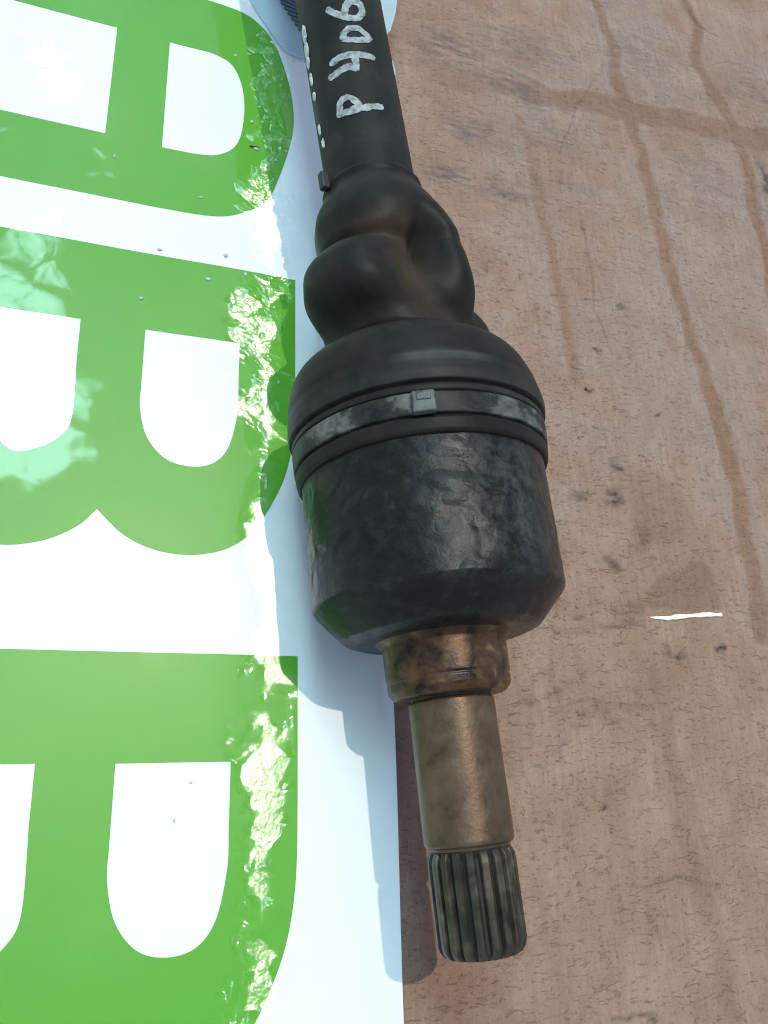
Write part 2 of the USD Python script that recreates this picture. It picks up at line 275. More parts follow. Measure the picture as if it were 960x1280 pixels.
for c, rx, ry, al in (((0.1613, 0.407), 0.02, 0.016, 0.55), ((0.2006, 0.3899), 0.022, 0.012, 0.55), ((0.1773, 0.352), 0.022, 0.012, 0.5), ((0.1546, 0.3126), 0.018, 0.007, 0.6),
                      ((0.1924, 0.3121), 0.02, 0.008, 0.45), ((0.2281, 0.3264), 0.016, 0.004, 0.35), ((0.2250, 0.36), 0.03, 0.02, 0.25), ((0.21, 0.43), 0.03, 0.02, 0.35),
                      ((0.157, 0.26), 0.02, 0.006, 0.3), ((0.30, 0.45), 0.03, 0.03, 0.25), ((0.33, 0.36), 0.03, 0.03, 0.2), ((0.40, 0.45), 0.04, 0.03, 0.3)):
    grey = np.maximum(grey, blob(c, rx, ry, 1.5 * al) * np.clip((fine - 0.30) * 3.6, 0, 1.4))
grey = np.clip(grey, 0, 0.8)
dark = np.zeros(XX.shape)
for c, r, al in (((0.1954, 0.0332), 0.0016, 0.9), ((0.1954, 0.0325), 0.004, 0.35), ((0.2055, 0.0802), 0.0035, 0.4), ((0.2317, 0.0795), 0.005, 0.45), ((0.2275, 0.1389), 0.004, 0.7), ((0.2101, 0.1364), 0.003, 0.4),
                 ((0.233, 0.1534), 0.003, 0.5), ((0.2454, 0.0437), 0.003, 0.0), ((0.1695, 0.0404), 0.003, 0.3), ((0.2291, 0.2192), 0.0012, 0.7), ((0.2262, 0.1963), 0.0014, 0.8),
                 ((0.224, 0.1038), 0.003, 0.5), ((0.2409, 0.1188), 0.004, 0.35), ((0.2524, 0.061), 0.0022, 0.75), ((0.245, 0.064), 0.003, 0.4), ((0.2601, 0.0923), 0.004, 0.0), ((0.1899, 0.0078), 0.0009, 0.9), ((0.2027, -0.001), 0.0012, 0.6),
                 ((0.2546, -0.0101), 0.0012, 0.4), ((0.2143, -0.0752), 0.0022, 0.5), ((0.2145, 0.044), 0.0014, 0.7), ((0.275, 0.0695), 0.0014, 0.7), ((0.185, 0.022), 0.004, 0.3), ((0.21, 0.036), 0.006, 0.22),
                 ((0.222, 0.042), 0.006, 0.25), ((0.19, 0.084), 0.005, 0.3), ((0.1870, 0.046), 0.004, 0.25), ((0.3783, 0.372), 0.0045, 0.0), ((0.266, 0.185), 0.0012, 0.6), ((0.30, 0.12), 0.0012, 0.6), ((0.255, 0.25), 0.002, 0.4), ((0.29, 0.16), 0.0012, 0.4), ((0.3, 0.02), 0.001, 0.6)):
    dark = np.maximum(dark, blob(c, r * 1.3, r, al) * np.clip((fine - 0.27) * 5.5, 0, 1.5))
for line, w, al in (([(0.2344, 0.3066), (0.2356, 0.2798), (0.2353, 0.2438), (0.24, 0.2201)], 0.0004, 0.6), ([(0.2621, 0.4207), (0.2438, 0.3919), (0.2317, 0.3634), (0.2255, 0.3323), (0.2234, 0.3204)], 0.00045, 0.42),
                    ([(0.3181, 0.3276), (0.3591, 0.3349)], 0.0003, 0.35), ([(0.2104, -0.031), (0.2539, -0.0318)], 0.0008, 0.32), ([(0.194, -0.0747), (0.2156, -0.0749)], 0.001, 0.45),
                    ([(0.1787, 0.0702), (0.2332, 0.0758)], 0.001, 0.35), ([(0.1864, 0.0382), (0.2275, 0.0435)], 0.0008, 0.3), ([(0.224, 0.2500), (0.247, 0.2540)], 0.0004, 0.4), ([(0.226, 0.2380), (0.252, 0.2420)], 0.0003, 0.35),
                    ([(0.3491, 0.522), (0.3564, 0.5017), (0.372, 0.498)], 0.0006, 0.55), ([(0.16, 0.247), (0.215, 0.25)], 0.0004, 0.3), ([(0.15, 0.278), (0.2, 0.285)], 0.0004, 0.3), ([(0.167, 0.125), (0.225, 0.124)], 0.0004, 0.25)):
    dark = np.maximum(dark, al * soft(dist_line(line), w, 0.0007) * np.clip(0.1 + 1.5 * fine, 0, 1.2))
blue = blob((0.381, 0.372), 0.004, 0.012, 0.9)
grey = np.maximum(grey, blue); dark = np.maximum(dark, blue * 0.6)
light_scr = soft(dist_line([(0.2817, 0.4515), (0.2721, 0.4367)]), 0.0006, 0.0007)
orange *= (1 - 0.6 * light_scr) * np.clip(0.55 + 0.75 * fine, 0, 1.1)
relief = (meshkit.fbm(P3 * np.array([30, 90, 1]), 3, 21) - 0.5) * 0.0006 - 0.0012 * np.clip(dark - 0.55, 0, 1)
ZZ = relief - relief.max() - STEP
nx, ny = XX.shape
XX, YY = XX * GROW, YY * GROW
top = np.stack([XX, YY, ZZ], -1).reshape(-1, 3)
F = grid_faces(nx, ny)
idx = np.arange(nx * ny).reshape(nx, ny)
ring = np.concatenate([idx[:, 0], idx[-1, 1:], idx[-2::-1, -1], idx[0, -2:0:-1]])
low = top[ring].copy(); low[:, 2] = -0.018 - STEP
V = np.vstack([top, low]); k = len(ring); base = len(top)
j = np.arange(k); j2 = (j + 1) % k
side = np.stack([ring[j], base + j, base + j2, ring[j2]], -1)
o = obj('plywood_board', (V, np.vstack([F, side])), wood, smooth=False)
nrm = np.zeros_like(V); nrm[:, 2] = 1
gx, gy = np.gradient(ZZ, xs, ys)
nn = np.stack([-gx, -gy, np.ones_like(gx)], -1).reshape(-1, 3); nrm[:base] = nn / np.linalg.norm(nn, axis=1, keepdims=True)
pale = np.clip((XX - 0.17) / 0.05, 0, 1) * np.clip((YY - 0.10) / 0.10, 0, 1) * np.clip((meshkit.fbm(P3 * 26, 3, 61) - 0.36) * 5, 0, 1) * (1 - np.clip(orange * 1.6, 0, 1))
halo = np.clip(1 - np.abs(dist_all - 0.0085) / 0.004, 0, 1) * (XX > 0.19) * (YY > 0.1)
pale = np.clip(0.8 * pale + 0.35 * halo, 0, 1)
primvar(o, 'pale', np.vstack([np.stack([pale] * 3, -1).reshape(-1, 3), np.zeros((k, 3))]))
primvar(o, 'stain', np.vstack([np.stack([orange, grey, dark], -1).reshape(-1, 3), np.zeros((k, 3))]))
tag(o, 'worn pinkish plywood board with orange glue streaks under the drive shaft', 'board')

# ------------------------------------------------------------------ vinyl banner
def banner_z(x, y):
    """height of the vinyl's upper face"""
    z = 0.0030 + 0 * x
    r = np.clip((x - 0.088) / 0.026, 0, 1)
    z = z - 0.0018 * r ** 2
    z = z + 0.0006 * np.exp(-((x - 0.045) / 0.022) ** 2)
    p = np.stack([x, y, 0 * x], -1)
    z = z + 0.0006 * (meshkit.fbm(p * np.array([14, 9, 1]), 2, 5) - 0.5)
    return z
EDGE = 0.1108
bx = np.concatenate([np.linspace(-0.30, -0.09, 12, endpoint=False), np.arange(-0.09, EDGE, 0.002), [EDGE]])
by = np.concatenate([np.linspace(-0.25, -0.09, 10, endpoint=False), np.arange(-0.09, 0.44, 0.002), np.linspace(0.44, 0.60, 8)])
BX, BY = np.meshgrid(bx, by, indexing='ij')
edge_wave = 0.0006 * np.sin(BY * 31 + 0.7) * (BX > EDGE - 1e-6)
BX = BX + edge_wave
bz = banner_z(BX, BY)
nbx, nby = BX.shape
up = np.stack([BX, BY, bz], -1).reshape(-1, 3)
dn = up - np.array([0, 0, 0.0007])
idx = np.arange(nbx * nby).reshape(nbx, nby)
ring = np.concatenate([idx[:, 0], idx[-1, 1:], idx[-2::-1, -1], idx[0, -2:0:-1]])
j2 = np.roll(ring, -1); nb = len(up)
side = np.stack([ring, nb + ring, nb + j2, j2], -1)
bf = grid_faces(nbx, nby)
banner = thing('vinyl_banner', 'glossy white vinyl banner on an added panel with large green letters, left of the shaft', 'banner')
obj('sheet', (np.vstack([up, dn]), np.vstack([bf, nb + bf[:, ::-1], side])), white_vinyl, banner, smooth=40)

pb = trimesh.creation.box((0.30 + EDGE - 0.0012, 0.849, STEP + 0.0004)); pb.apply_translation(((EDGE - 0.0012 - 0.30) / 2, 0.175, -STEP + (STEP + 0.0004) / 2))
obj('added_riser', pb, board_mat, banner)  # unseen slab added to raise the banner and block sky light beside the stub

def smooth_close(pts, n=8, closed=True):
    """Catmull-Rom through the points"""
    p = np.array(pts); out = []
    m_ = len(p)
    for i in range(m_ if closed else m_ - 1):
        a, b, c, d = (p[(i + q) % m_] if closed else p[min(max(i + q, 0), m_ - 1)] for q in (-1, 0, 1, 2))
        for t in np.linspace(0, 1, n, endpoint=False):
            out.append(0.5 * (2 * b + (c - a) * t + (2 * a - 5 * b + 4 * c - d) * t * t + (3 * b - a - 3 * c + d) * t ** 3))
    if not closed: out.append(p[-1])
    return [tuple(q) for q in out]
curve = lambda pts: smooth_close(pts, 6, False)
def letter_mesh(poly, lift=0.00012, step=0.002):
    """the letter cut into small cells that follow the banner's surface"""
    x0, y0, x1, y1 = poly.bounds
    verts, faces, key = [], [], {}
    def vid(p):
        q = (round(p[0], 6), round(p[1], 6))
        if q not in key: key[q] = len(verts); verts.append(q)
        return key[q]
    cx = np.arange(math.floor(x0 / step), math.ceil(x1 / step)); cy = np.arange(math.floor(y0 / step), math.ceil(y1 / step))
    prep = shapely.prepared.prep(poly)
    for i in cx:
        for jj in cy:
            c = sbox(i * step, jj * step, (i + 1) * step, (jj + 1) * step)
            if not prep.intersects(c): continue
            parts = [c] if prep.contains(c) else list(getattr(poly.intersection(c), 'geoms', [poly.intersection(c)]))
            for q in parts:
                if q.geom_type != 'Polygon' or q.area < 1e-10: continue
                ring_ = list(shapely.geometry.polygon.orient(q).exterior.coords)[:-1]
                if q.convex_hull.area - q.area < 1e-11 and not q.interiors:
                    ids = [vid(p) for p in ring_]
                    faces += [(ids[0], ids[t], ids[t + 1]) for t in range(1, len(ids) - 1)]
                else:
                    v2, f2 = trimesh.creation.triangulate_polygon(q, engine='earcut')
                    ids = [vid(p) for p in v2]; faces += [tuple(ids[t] for t in ff) for ff in f2]
    v = np.array(verts); f = np.array(faces)
    a = v[f[:, 1]] - v[f[:, 0]]; b = v[f[:, 2]] - v[f[:, 0]]
    flip = a[:, 0] * b[:, 1] - a[:, 1] * b[:, 0] < 0
    f[flip] = f[flip][:, ::-1]
    return np.c_[v, banner_z(v[:, 0], v[:, 1]) + lift], f
import shapely.prepared
LEFT = -0.075
A_poly = Polygon([(LEFT - 0.03, 0.3862), (0.0226, 0.3862)] + curve([(0.0226, 0.3862), (0.0426, 0.3840), (0.053, 0.3785), (0.0614, 0.3666), (0.0686, 0.3419), (0.0707, 0.3216), (0.0691, 0.3058), (0.0641, 0.2848), (0.0578, 0.2679), (0.0458, 0.2575), (0.0333, 0.2530), (0.0108, 0.2521)]) + [(LEFT - 0.03, 0.2521)])
A_poly = A_poly.difference(Polygon([(0.0097, 0.3511), (0.0097, 0.2860), (0.0200, 0.2862)] + curve([(0.0249, 0.2864), (0.0332, 0.2879), (0.0404, 0.2929), (0.0444, 0.3009), (0.0460, 0.3128), (0.0461, 0.324), (0.0442, 0.3362), (0.0397, 0.3462), (0.0337, 0.3499), (0.0286, 0.3511)])))
A_poly = A_poly.difference(Polygon([(LEFT - 0.05, 0.3516), (-0.0145, 0.3516), (-0.0148, 0.2868), (LEFT - 0.05, 0.2868)]))
def b_shape(y_top, y_low, x_right):
    """a B lying on its back: stem along the top, two bowls hanging down"""
    s = (y_top - y_low) / 0.1335
    Y = lambda y: y_top + (y - 0.2272) * s
    right = curve([(x_right, Y(0.176)), (x_right - 0.0006, Y(0.1506)), (x_right - 0.0036, Y(0.1321)), (x_right - 0.0094, Y(0.1175)), (x_right - 0.0172, Y(0.1049)), (x_right - 0.0264, Y(0.0975)),
                   (x_right - 0.0369, Y(0.0942)), (x_right - 0.0472, Y(0.0939)), (x_right - 0.0575, Y(0.0962)), (x_right - 0.0664, Y(0.101)), (x_right - 0.0752, Y(0.1094))])
    left = curve([(x_right - 0.0752, Y(0.1094)), (x_right - 0.0805, Y(0.103)), (x_right - 0.0882, Y(0.0977)), (x_right - 0.0959, Y(0.0947)), (x_right - 0.106, Y(0.0932)), (x_right - 0.118, Y(0.095)),
                  (x_right - 0.130, Y(0.103)), (x_right - 0.139, Y(0.118)), (x_right - 0.144, Y(0.14)), (x_right - 0.145, Y(0.17))])
    body = Polygon([(x_right - 0.145, Y(0.2272)), (x_right, Y(0.2272))] + right + left)
    c1 = Polygon([(x_right - 0.0629, Y(0.1895))] + curve([(x_right - 0.0629, Y(0.162)), (x_right - 0.0627, Y(0.1532)), (x_right - 0.0595, Y(0.1414)), (x_right - 0.0523, Y(0.1329)), (x_right - 0.043, Y(0.1302)), (x_right - 0.0338, Y(0.1323)),
                 (x_right - 0.0277, Y(0.140)), (x_right - 0.0245, Y(0.1549)), (x_right - 0.0243, Y(0.166))]) + [(x_right - 0.0243, Y(0.1895))])
    c2 = Polygon([(x_right - 0.120, Y(0.1899)), (x_right - 0.0880, Y(0.1899))] + curve([(x_right - 0.0878, Y(0.170)), (x_right - 0.0872, Y(0.1463)), (x_right - 0.0907, Y(0.1374)), (x_right - 0.0985, Y(0.1315)), (x_right - 0.107, Y(0.1300)), (x_right - 0.115, Y(0.139)), (x_right - 0.120, Y(0.156))]))
    return body.difference(c1).difference(c2)
for poly in (A_poly, b_shape(0.2270, 0.0937, 0.0716), b_shape(0.0565, -0.0775, 0.0727)):
    obj('printed_letter', letter_mesh(poly), green_vinyl, banner, smooth=True)

# ------------------------------------------------------------------ drive shaft
P0 = np.array([0.11126, 0.06263, 0.05100]); D = np.array([-0.07286355, 0.99732903, 0.00507141])
U = np.cross(D, [0, 0, 1.0]); U /= np.linalg.norm(U); W = np.cross(U, D)
SLOPE, RISE = 0.082, 0.070
D2 = D - SLOPE * U + RISE * W; D2 /= np.linalg.norm(D2); PIV = P0 + 0.05 * D
U2 = np.cross(D2, [0, 0, 1.0]); U2 /= np.linalg.norm(U2); W2 = np.cross(U2, D2)
NPH = 160
PH = np.linspace(0, 2 * math.pi, NPH, endpoint=False)
def revolve(prof, rf=None, n=NPH, frame=(P0, D, U, W), closed=True):
    """surface of revolution; prof: (t, r) points; rf(t, phi, r) may reshape the radius"""
    o_, d_, u_, w_ = frame
    prof = np.array(prof, float); ph = np.linspace(0, 2 * math.pi, n, endpoint=False)
    T, A = np.meshgrid(prof[:, 0], ph, indexing='ij'); Rr = np.repeat(prof[:, 1:2], n, 1)
    if rf is not None: Rr = rf(T, A, Rr)
    v = o_ + T[..., None] * d_ + (Rr * np.cos(A))[..., None] * u_ + (Rr * np.sin(A))[..., None] * w_
    v = v.reshape(-1, 3); f = grid_faces(len(prof), n, True)
    tri = np.vstack([f[:, [0, 1, 2]], f[:, [0, 2, 3]]])
    if closed:
        c0, c1 = len(v), len(v) + 1
        v = np.vstack([v, o_ + prof[0, 0] * d_, o_ + prof[-1, 0] * d_])
        jj = np.arange(n); q = (jj + 1) % n; L = (len(prof) - 1) * n
        tri = np.vstack([tri, np.stack([np.full(n, c0), q, jj], -1), np.stack([np.full(n, c1), L + jj, L + q], -1)])
    ms = trimesh.Trimesh(v, tri, process=False)
    if ms.volume < 0: ms.invert()
    return ms
def fillet(prof, r=0.0006, n=3):
    """rounds the corners of a profile"""
    p = [np.array(q, float) for q in prof]; out = [p[0]]
    for a, b, c in zip(p[:-2], p[1:-1], p[2:]):
        la, lc = np.linalg.norm(a - b), np.linalg.norm(c - b); k_ = min(r, 0.45 * la, 0.45 * lc)
        s, e = b + (a - b) / la * k_, b + (c - b) / lc * k_
        for t in np.linspace(0, 1, n + 1): out.append((1 - t) ** 2 * s + 2 * t * (1 - t) * b + t * t * e)
    out.append(p[-1]); return out

def dense(prof, step=0.0012):
    out = [np.array(prof[0], float)]
    for a, b in zip(prof[:-1], prof[1:]):
        a, b = np.array(a, float), np.array(b, float); k_ = max(1, int(np.linalg.norm(b - a) / step))
        out += [a + (b - a) * i / k_ for i in range(1, k_ + 1)]
    return out
shaft = thing('drive_shaft', 'greasy black car drive shaft with folded rubber boot and splined stub end', 'drive shaft')
def rough_skin(T, A, Rr):
    p = np.stack([T * 170, np.cos(A) * 7.5, np.sin(A) * 7.5], -1)
    k_ = np.clip((T - 0.004) / 0.004, 0, 1)
    a = meshkit.fbm(p, 4, 31); flake = np.clip((meshkit.fbm(p * 0.55, 3, 77) - 0.53) / 0.025, 0, 1)
    return Rr + (0.00045 * (a - 0.5) - 0.00018 * flake) * (0.03 + 0.97 * k_)
hp = dense(fillet([(-0.0082, 0.0), (-0.0082, 0.0295), (-0.0066, 0.0340), (0.0034, 0.0430), (0.0036, 0.0432), (0.0046, 0.0438), (0.0520, 0.0441), (0.0525, 0.040), (0.0525, 0.0)], 0.0008), 0.0011)
hp = [q for q in hp if q[1] > 0.003]
hm_ = revolve(hp, rough_skin, 240)
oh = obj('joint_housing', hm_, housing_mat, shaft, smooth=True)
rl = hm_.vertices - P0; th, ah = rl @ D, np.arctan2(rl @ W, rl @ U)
scuff_highlight = np.exp(-(np.abs((th - 0.028) / 0.022) ** 4 + np.abs((ah - 1.45) / 0.42) ** 3)) + 0.35 * np.exp(-((th - 0.004) / 0.0012) ** 2) + 0.10 * np.exp(-np.abs((ah - 0.75) / 0.35) ** 2) * (th > 0.004) + 0.25 * np.exp(-((th + 0.0070) / 0.0012) ** 2)  # scuffed paint and edges, plus the top highlight painted in as grey
primvar(oh, 'scuff_highlight', np.stack([np.clip(scuff_highlight, 0, 1)] * 3, -1))
# boot: rubber skirt over the housing, dome, folded bellows, neck
def cr(x, pts):
    """smooth curve through (x, y) points"""
    from scipy.interpolate import PchipInterpolator
    p = np.array(pts); return PchipInterpolator(p[:, 0], p[:, 1])(x)
skirt = fillet([(0.0490, 0.0425), (0.0490, 0.0449), (0.0500, 0.0456), (0.0538, 0.0461), (0.0543, 0.0453), (0.0548, 0.0450), (0.0628, 0.0456), (0.0632, 0.0466), (0.0652, 0.0466), (0.0658, 0.0452), (0.0664, 0.0456),
                (0.0668, 0.0474), (0.0700, 0.0478), (0.0735, 0.0474), (0.0760, 0.0468)], 0.0005)
ts = np.concatenate([np.arange(0.0775, 0.1065, 0.0012), np.arange(0.1065, 0.1925, 0.0009)])
base_r = cr(ts, [(0.0760, 0.0468), (0.0880, 0.0450), (0.0950, 0.0425), (0.1000, 0.0385), (0.1035, 0.0335), (0.1060, 0.0290), (0.1085, 0.0258), (0.1130, 0.0247), (0.1180, 0.0245), (0.125, 0.0255), (0.145, 0.0240), (0.152, 0.0235), (0.160, 0.0252), (0.168, 0.0258), (0.176, 0.0245), (0.183, 0.0218), (0.1870, 0.0198), (0.1885, 0.0196), (0.1900, 0.0199), (0.1915, 0.0197), (0.1930, 0.0186), (0.1965, 0.0185)])
boot_prof = list(map(tuple, skirt)) + list(zip(ts, base_r))
def adiff(a, b): return (a - b + math.pi) % (2 * math.pi) - math.pi
def g2(T, A, t0, a0, st, sa, pw=2.0): return np.exp(-(np.abs((T - t0) / st) ** pw + np.abs(adiff(A, a0) / sa) ** pw))
def boot_shape(T, A, Rr):
    r = Rr.copy()
    r = r + 0.0122 * g2(T, A, 0.1355, 2.68, 0.0165, 0.74, 3.4)         # big left lobe
    r = r + 0.0084 * g2(T, A - (T - 0.143) * 6, 0.1440, 0.80, 0.0235, 0.32, 2.8)  # ridge on the right
    r = r + 0.0175 * g2(T, A, 0.1255, -0.24, 0.0125, 0.48, 2.8)        # lobe low on the right
    r = r + 0.0080 * g2(T, A, 0.1320, 4.4, 0.0180, 0.70)               # underside
    r = r - 0.0085 * g2(T, A, 0.1500, 1.25, 0.0115, 0.19)              # dark dent
    r = r - 0.0042 * g2(T, A, 0.1380, 1.56, 0.0180, 0.30, 2.6)              # flat dusty valley
    r = r - 0.0040 * g2(T, A - (T - 0.155) * -14, 0.1535, 2.3, 0.0030, 0.75)   # crease under the upper ring
    r = r - 0.0016 * np.exp(-((T - 0.1100) / 0.0012) ** 2)
    p = np.stack([T * 40, np.cos(A) * 1.6, np.sin(A) * 1.6], -1)
    r = r + 0.0012 * (meshkit.fbm(p, 2, 9) - 0.5) * np.clip((T - 0.105) / 0.01, 0, 1)
    return r
def bend(v):
    """the boot's small end follows the tube, which is bent a little in the joint"""
    rel = v - P0; t = rel @ D; away = np.clip(t - 0.05, 0, None)
    w_ = np.clip((t - 0.07) / 0.03, 0, 1)
    t2 = np.interp(t, [0.0, 0.0760, 0.0865, 0.1065, 0.2], [0.0, 0.0760, 0.0820, 0.0960, 0.0960 + 0.0935 * 0.85])
    v = v + (t2 - t)[:, None] * D; t = t2; away = np.clip(t - 0.05, 0, None)
    return v + (away * w_)[:, None] * (RISE * W - SLOPE * U)
bm = revolve(boot_prof, boot_shape, 200, closed=False)
relb = bm.vertices - P0; tb = relb @ D; ab = np.arctan2(relb @ W, relb @ U)
dust = 1.1 * g2(tb, ab, 0.1400, 1.56, 0.016, 0.30) + 0.75 * g2(tb, ab, 0.1560, 1.95, 0.006, 0.5) + 0.5 * g2(tb, ab, 0.152, 2.35, 0.0028, 0.5) + 0.35 * g2(tb, ab, 0.115, 1.3, 0.006, 0.8) + 0.12
grey_dust = np.exp(-((tb - 0.0752) / 0.0018) ** 2) * g2(tb, ab, 0.0752, 1.72, 0.01, 0.34, 4) + 0.25 * np.exp(-((tb - 0.0685) / 0.002) ** 2) + 0.2 * g2(tb, ab, 0.0640, 1.0, 0.003, 0.8)
bm.vertices = bend(bm.vertices)
ob = obj('rubber_boot', bm, rubber, shaft, smooth=True)
primvar(ob, 'dust', np.stack([np.clip(dust, 0, 1), np.clip(grey_dust, 0, 1), 0 * dust], -1))
# clamp band with its buckle
def band_skin(T, A, Rr):
    p = np.stack([T * 200, np.cos(A) * 8, np.sin(A) * 8], -1)
    return Rr + 0.0004 * (meshkit.fbm(p, 3, 51) - 0.5)
clamp = obj('boot_clamp', revolve(dense(fillet([(0.0552, 0.0445), (0.0552, 0.0461), (0.0556, 0.0464), (0.0622, 0.0467), (0.0626, 0.0464), (0.0626, 0.0445)], 0.0003), 0.001), band_skin, 240, closed=False), clamp_mat, shaft, smooth=35, label='worn steel clamp band around the boot')
def rounded_block(sx, sy, sz, r=0.0006):
    b = trimesh.creation.box((sx - 2 * r, sy - 2 * r, sz - 2 * r))
    pts = np.vstack([trimesh.creation.icosphere(2, r).vertices + c for c in b.vertices])
    return trimesh.convex.convex_hull(pts)
def on_shaft(ms, t, phi, r, frame=(P0, D, U, W)):
    """puts a mesh (x = around, y = along, z = out) on the shaft"""
    o_, d_, u_, w_ = frame
    out = np.cos(phi) * u_ + np.sin(phi) * w_; ar = -(-np.sin(phi) * u_ + np.cos(phi) * w_)
    v = ms.vertices; ms = ms.copy(); ms.vertices = o_ + t * d_ + r * out + v[:, :1] * ar + v[:, 1:2] * d_ + v[:, 2:3] * out
    if np.linalg.det(np.stack([ar, d_, out])) < 0: ms.invert()
    return ms
BPH = 1.93
blk = rounded_block(0.0074, 0.0074, 0.0030, 0.0007)
bk = obj('clamp_buckle', on_shaft(blk, 0.0585, BPH, 0.0472), buckle_mat, clamp, smooth=30)
tab = rounded_block(0.0046, 0.0026, 0.0010, 0.0004)
obj('buckle_tab', on_shaft(tab, 0.0600, BPH, 0.0487), buckle_mat, clamp, smooth=30)
# tube with painted marks
fr2 = (PIV, D2, U2, W2)
obj('shaft_tube', revolve(dense(fillet([(0.115, 0.0), (0.115, 0.0178), (0.13, 0.0178), (0.60, 0.0178), (0.60, 0.0)]), 0.01)[1:-1], None, 96, fr2), tube_mat, shaft, smooth=40)
tube_prim = stage.GetPrimAtPath(str(shaft.GetPath()) + '/shaft_tube')
def paint(strokes, width):
    R0 = 0.0178
    shp = unary_union([LineString([(-a * R0, t) for t, a in smooth_close(s, 5, False)]).buffer(w * 0.46) for s, w in zip(strokes, width)])
    nz = np.random.default_rng(len(strokes))
    shp = Polygon(*[shp.segmentize(0.0006).exterior.coords], [i.coords for i in shp.segmentize(0.0006).interiors]) if shp.geom_type == 'Polygon' else shp.segmentize(0.0006)
    def jitter(c):
        c = np.array(c); q = np.c_[c * 900, np.zeros(len(c))]
        return c + 0.0009 * np.c_[meshkit.fbm(q, 2, 3) - 0.5, meshkit.fbm(q, 2, 8) - 0.5]
    shp = shapely.transform(shp, jitter).buffer(0)
    out = []
    for gq in getattr(shp, 'geoms', [shp]):
        x0, y0, x1, y1 = gq.bounds
        for i in np.arange(math.floor(x0 / .0015), math.ceil(x1 / .0015)):
            q = gq.intersection(sbox(i * .0015, y0 - 1, (i + 1) * .0015, y1 + 1))
            for pp in getattr(q, 'geoms', [q]):
                if pp.geom_type == 'Polygon' and pp.area > 1e-10: out.append(trimesh.creation.extrude_polygon(pp, 0.00018, engine='earcut'))
    ms = trimesh.util.concatenate(out); v = ms.vertices; a = -v[:, 0] / R0; r = R0 + 0.00004 + v[:, 2]
    ms.vertices = PIV + v[:, 1:2] * D2 + (r * np.cos(a))[:, None] * U2 + (r * np.sin(a))[:, None] * W2
    if ms.volume < 0: ms.invert()
    return ms
PAINT = [
    ([[(0.1458, 2.412), (0.1454, 2.154), (0.1458, 1.867), (0.1466, 1.492)], [(0.1465, 2.412), (0.1499, 2.387), (0.1516, 2.301), (0.1515, 2.142), (0.1493, 2.022), (0.1470, 1.972), (0.1458, 2.131)]], [0.0030, 0.0030]),
    ([[(0.1695, 2.378), (0.1707, 2.138), (0.1704, 1.873), (0.1698, 1.461)], [(0.1637, 2.464), (0.1644, 2.264), (0.1652, 2.049), (0.1641, 1.897)], [(0.1700, 1.882), (0.1671, 1.872), (0.1639, 1.902)]], [0.0032, 0.0032, 0.0030]),
    ([[(0.1780, 2.045), (0.1808, 2.022), (0.1827, 1.897), (0.1830, 1.736), (0.1815, 1.571), (0.1795, 1.460), (0.1780, 1.502), (0.1773, 1.817), (0.1780, 2.045)]], [0.0028]),
    ([[(0.1940, 2.260), (0.1904, 2.087), (0.1880, 1.861), (0.1882, 1.641), (0.1909, 1.517), (0.1944, 1.512), (0.1958, 1.604), (0.1956, 1.771), (0.1931, 1.876), (0.1905, 1.907)]], [0.0031]),
]
for s_, w_ in PAINT: obj('painted_letter', paint(s_, w_), paint_mat, tube_prim)
# small clip of the boot's narrow end
clip = rounded_block(0.0036, 0.0075, 0.0036, 0.0009)
obj('boot_clip', on_shaft(clip, 0.1215, 2.98, 0.0212, fr2), dark_mat, shaft, smooth=30, label='small dark ear of the narrow boot clamp')
# stub
obj('stub_collar', revolve(dense(fillet([(-0.0275, 0.0), (-0.0275, 0.0186), (-0.0252, 0.0206), (-0.0225, 0.0208), (-0.0218, 0.0205), (-0.0211, 0.0209), (-0.0100, 0.0212), (-0.0088, 0.0226), (-0.0078, 0.0240), (-0.0078, 0.0)], 0.0007), 0.001)[2:-2], None, 120), collar_mat, shaft, smooth=35)
obj('stub_shaft', revolve(dense(fillet([(-0.0745, 0.0), (-0.0745, 0.0128), (-0.0735, 0.0130), (-0.0730, 0.0141), (-0.0720, 0.0144), (-0.0290, 0.0143), (-0.0285, 0.0135), (-0.0270, 0.0135), (-0.0270, 0.0)], 0.0006), 0.001)[2:-2], None, 120), stub_mat, shaft, smooth=35)
sp = obj('splined_end', revolve(dense(fillet([(-0.1045, 0.0), (-0.1045, 0.0105), (-0.1025, 0.0117), (-0.0765, 0.0118), (-0.0742, 0.0130), (-0.0740, 0.0)], 0.0006), 0.001)[2:-2], None, 96), root_mat, shaft, smooth=35)
NT = 19
